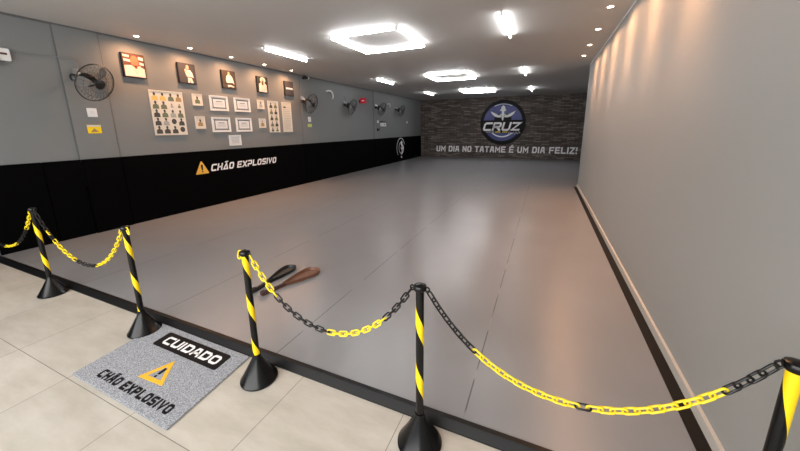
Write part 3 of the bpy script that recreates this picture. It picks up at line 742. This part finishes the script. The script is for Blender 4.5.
# ------------------------------------------------------------------ barrier posts
PR, PH = .0195, .872
def post(loc, phase, label, rz=0, tilt=(0, 0), pitch_=.30, hh=.10):
    t = thing('barrier_post', label, 'barrier post', loc, (tilt[0], tilt[1], rz), 'striped chain barrier posts')
    b_ = bmesh.new(); lathe(b_, [(0, .0), (.112, .0), (.115, .004), (.115, .012), (.108, .020), (.030, .158), (.026, .175), (.0235, .185), (0, .185)], 48); link('base', b_, M['plastic'], t, True)
    b_ = bmesh.new(); lathe(b_, [(0, .17), (PR, .17), (PR, PH), (0, PH)], 32); link('pole', b_, M['plastic'], t, True)
    b_ = bmesh.new(); lathe(b_, [(0, PH-.012), (.024, PH-.012), (.031, PH-.002), (.032, PH+.008), (.028, PH+.016), (.014, PH+.022), (0, PH+.023)], 32); link('cap', b_, M['plastic'], t, True)
    for s in (-1, 1):
        b_ = bmesh.new(); tube(b_, [(s*.028, 0, PH+.006), (s*.038, 0, PH+.012), (s*.046, 0, PH+.006), (s*.047, 0, PH-.006), (s*.040, 0, PH-.015), (s*.032, 0, PH-.012), (s*.028, 0, PH-.004)], .0042, 8, closed=True); link('hook', b_, M['blackchain'], t, True)
    # helical yellow tape
    b_ = bmesh.new(); r = PR+.0008
    N = 220; z0, z1 = .186, PH-.013; rows_ = []
    for i in range(N+1):
        z = (z0-hh) + (z1-z0+hh)*i/N
        a = phase - 2*PI*z/pitch_          # seen from the front the band falls to the right
        lo, hi = max(z, z0), min(z+hh, z1)
        if hi <= lo: hi = lo + 1e-5
        c, s = math.cos(a), math.sin(a)
        rows_.append((b_.verts.new((r*c, r*s, lo)), b_.verts.new((r*c, r*s, hi))))
    for A, B in zip(rows_, rows_[1:]): b_.faces.new((A[0], B[0], B[1], A[1]))
    link('tape_stripe', b_, M['yellow'], t, True)
    return t
posts = [(-4.43, 1.295), (-2.875, 1.29), (-1.60, 1.28), (-.478, 1.285), (.757, 1.265)]
plabels = ['black and yellow striped barrier post nearest to the black padded wall', 'black and yellow striped barrier post at the far left corner of the doormat',
           'black and yellow striped barrier post at the right corner of the doormat', 'black and yellow striped barrier post with black chains on both sides, beside no mat',
           'black and yellow striped barrier post close to the right wall, cut by photo edge']
for i, (x, y) in enumerate(posts): post((x, y, 0), [5.82, .97, 2.57, 5.58, 2.6+2*PI*.86/.52+.05][i], plabels[i], pitch_=(.52 if i == 4 else .30), hh=(.17 if i == 4 else .10))

# ------------------------------------------------------------------ chains
def link_mesh(name, m_):
    b_ = bmesh.new(); pts = []; R_, L_ = .0118, .0165
    for i in range(9): a = -PI/2 + PI*i/8; pts.append((L_+R_*math.cos(a), R_*math.sin(a), 0))
    for i in range(9): a = PI/2 + PI*i/8; pts.append((-L_+R_*math.cos(a), R_*math.sin(a), 0))
    tube(b_, pts, 0.0042, 8, closed=True)
    o = link(name, b_, m_, None, True); me = o.data; bpy.data.objects.remove(o); return me
LB, LY = link_mesh('black_link', M['blackchain']), link_mesh('yellow_link', M['ychain'])
def chain(a, b, low, label, yellow, twist=.73, twist_end=None):
    """a, b: ends; low: (x, z) of the lowest point; links follow two half parabolas"""
    a, b = Vector(a), Vector(b)
    t = thing('plastic_chain', label, 'chain', ((a+b)/2).to_tuple()[:2] + (low[1],), group='plastic chains between the barrier posts')
    base = Vector(t.location)
    def z(x):
        # catenary-like: blend of powers on each side of the low point
        e = a if x < low[0] else b
        u = abs((x-low[0])/(e.x-low[0])); return low[1] + (e.z-low[1])*(.82*u**2 + .18*u**4)
    n = 600; P = []
    for i in range(n+1):
        x = a.x + (b.x-a.x)*i/n; P.append(Vector((x, a.y+(b.y-a.y)*i/n, z(x))))
    s = [0]
    for i in range(n): s.append(s[-1] + (P[i+1]-P[i]).length)
    N = max(2, round(s[-1]/.0405)); pitch_ = s[-1]/N; j = 0
    for k in range(N):
        sm = (k+.5)*pitch_
        while s[j+1] < sm and j < n-1: j += 1
        f = (sm-s[j])/(s[j+1]-s[j]); p = P[j].lerp(P[j+1], f); d = (P[min(j+4, n)]-P[max(j-4, 0)]).normalized()
        side = d.cross(Vector((0, 0, 1))).normalized(); upv = side.cross(d)
        ang = (PI/2 if k % 2 else 0) + twist + ((twist_end if twist_end is not None else twist)-twist)*k/N
        yv = side*math.cos(ang) + upv*math.sin(ang); zv = d.cross(yv)
        col_y = any(u <= p.x <= v for u, v in yellow)
        o = bpy.data.objects.new('chain_link', LY if col_y else LB); COL.objects.link(o); o.parent = t
        mt = Matrix((d, yv, zv)).transposed().to_4x4(); mt.translation = p - base; o.matrix_local = mt
Hk = PH-.012
def hook(i, s): return (posts[i][0]+s*.045, posts[i][1], Hk)
chain((XL+.035, 1.27, .86), hook(0, -1), (-5.36, .385), 'plastic chain from the wall to the post nearest the black pads', [(-6.0, -5.62), (-5.30, -4.98), (-4.66, -4.40)])
chain(hook(0, 1), hook(1, -1), (-3.62, .452), 'black and yellow chain hanging between the two left posts', [(-4.22, -4.18), (-4.12, -3.78), (-3.44, -2.7)])
chain(hook(2, 1), hook(3, -1), (-1.03, .50), 'chain with yellow, black, yellow and black stretches, above the two straps', [(-1.7, -1.39), (-1.03, -.68)], .95, .05)
chain(hook(3, 1), hook(4, -1), (.14, .500), 'longest yellow chain from the middle post to the right wall post', [(-.215, .195), (.228, .60)], 1.35)
# loose yellow loops left on the hooks beside the doormat opening
for i, s, lab in ((1, 1, 'loose yellow chain link on the hook of the post left of the doormat'), (2, -1, 'loose yellow chain link on the hook of the post right of the doormat')):
    o = bpy.data.objects.new('loose_chain_link', LY); COL.objects.link(o); o.location = (posts[i][0]+s*.040, posts[i][1]-.004, PH-.012)
    o.rotation_euler = (PI/2, math.radians(70*s), 0); tag(o, lab, 'chain link')

# ------------------------------------------------------------------ doormat
t = thing('doormat', 'grey speckled doormat reading CUIDADO CHÃO EXPLOSIVO on the tile floor', 'doormat', (-2.295, 1.105, 0), (0, 0, math.radians(-.3)))
link('carpet', bx(-.525, .505, -.305, .295, .0005, .010, bev=.004), M['carpet'], t)
def rounded(x0, x1, y0, y1, r, n=6):
    out = []
    for cx, cy, a in ((x1-r, y1-r, 0), (x0+r, y1-r, PI/2), (x0+r, y0+r, PI), (x1-r, y0+r, 1.5*PI)):
        out += [(cx+r*math.cos(a+PI/2*i/n), cy+r*math.sin(a+PI/2*i/n)) for i in range(n+1)]
    return out
b_ = bmesh.new(); prism(b_, [(x-(.24-y)*.0, y) for x, y in rounded(-.325, .38, .098, .245, .02)], .010, .0112); link('label_panel', b_, M['logoblack'], t)
text_parts(t, M['letter'], 'CUIDADO', -.265, .335, .132, .078, .80, .23, .0112, .0125)
text_parts(t, M['logoblack'], 'CHÃO EXPLOSIVO', -.345, .408, -.250, .064, .74, .25, .010, .0113)
b_ = bmesh.new(); ribbon(b_, [(-.04, -.125), (.145, -.115), (.035, .022)], .030, .010, .0115, True, lambda a, b: (a, b)); link('triangle', b_, M['amber'], t)
b_ = bmesh.new(); prism(b_, [(.036, -.075), (.056, -.075), (.060, -.02), (.034, -.02)], .010, .0117); prism(b_, [(.038, -.10), (.054, -.10), (.054, -.085), (.038, -.085)], .010, .0117); link('exclamation_mark', b_, M['logoblack'], t)

# the carpet was cut and laid slightly out of square
for ch in t.children:
    for v in ch.data.vertices: v.co.x += -.10*v.co.y

# ------------------------------------------------------------------ folded straps on the mat
def strap(name, label, p0, p1, wid, m_loop, m_tail, tipm):
    p0, p1 = Vector((*p0, 0)), Vector((*p1, 0)); d = (p1-p0); Ln = d.length
    t = thing(name, label, 'strap', (p0.x, p0.y, ZM), (0, 0, math.atan2(d.y, d.x)), 'folded leather straps on the mat')
    n = 40; outer = []
    for i in range(n+1):
        u = i/n
        if u < .5: v = u*2; sgn = 1
        else: v = (1-u)*2; sgn = -1
        x = Ln*(.36+.64*math.sin(v*PI/2)**.9); y = sgn*wid/2*math.sin(min(1, v)*PI)**.8*(.55+.45*v) if 0 < v < 1 else 0
        outer.append((x, y))
    b_ = bmesh.new(); ht, th = .038, .004
    rows_ = []
    for i, (x, y) in enumerate(outer):
        a = outer[max(i-1, 0)]; c = outer[min(i+1, n)]; dx, dy = c[0]-a[0], c[1]-a[1]; l = math.hypot(dx, dy) or 1; nx, ny = -dy/l, dx/l
        lean = .012
        rows_.append([b_.verts.new((x+nx*(k1*th/2+lean*k2), y+ny*(k1*th/2+lean*k2), .001+ht*k2)) for k1, k2 in ((-1, 0), (1, 0), (1, 1), (-1, 1))])
    for A, B in zip(rows_, rows_[1:]):
        for k in range(4): b_.faces.new((A[k], A[(k+1) % 4], B[(k+1) % 4], B[k]))
    b_.faces.new(rows_[0]); b_.faces.new(rows_[-1][::-1])
    link('loop', b_, m_loop, t, True)
    # flat body of the strap under the loop, tapering into the handle
    b_ = bmesh.new(); prism(b_, [(0, -.016), (Ln*.40, -.018), (Ln*.62, -wid*.32), (Ln*.86, -wid*.36), (Ln*.96, -wid*.2), (Ln*.985, 0), (Ln*.96, wid*.2), (Ln*.86, wid*.36), (Ln*.62, wid*.32), (Ln*.40, .018), (0, .016)], .001, .010)
    link('strap_body', b_, m_loop, t)
    link('handle', bx(.02, Ln*.40, -.02, .02, .003, .034, bev=.008), m_tail, t)
    b_ = bmesh.new(); lathe(b_, [(0, -.03), (.02, -.028), (.027, 0), (.02, .028), (0, .03)], 16, Matrix.Translation((.02, 0, .029)) @ Matrix.Rotation(PI/2, 4, 'Y')); link('end_knob', b_, tipm, t, True)
strap('leather_strap', 'black leather strap folded into a loop, lying on the grey mat', (-2.50, 2.03), (-2.54, 2.64), .16, M['strapblack'], M['strapblack'], M['strapblack'])
strap('leather_strap', 'brown leather strap folded into a loop, lying on the grey mat', (-2.37, 2.03), (-2.235, 2.68), .21, M['strapbrown'], M['strapdark'], M['strapdark'])
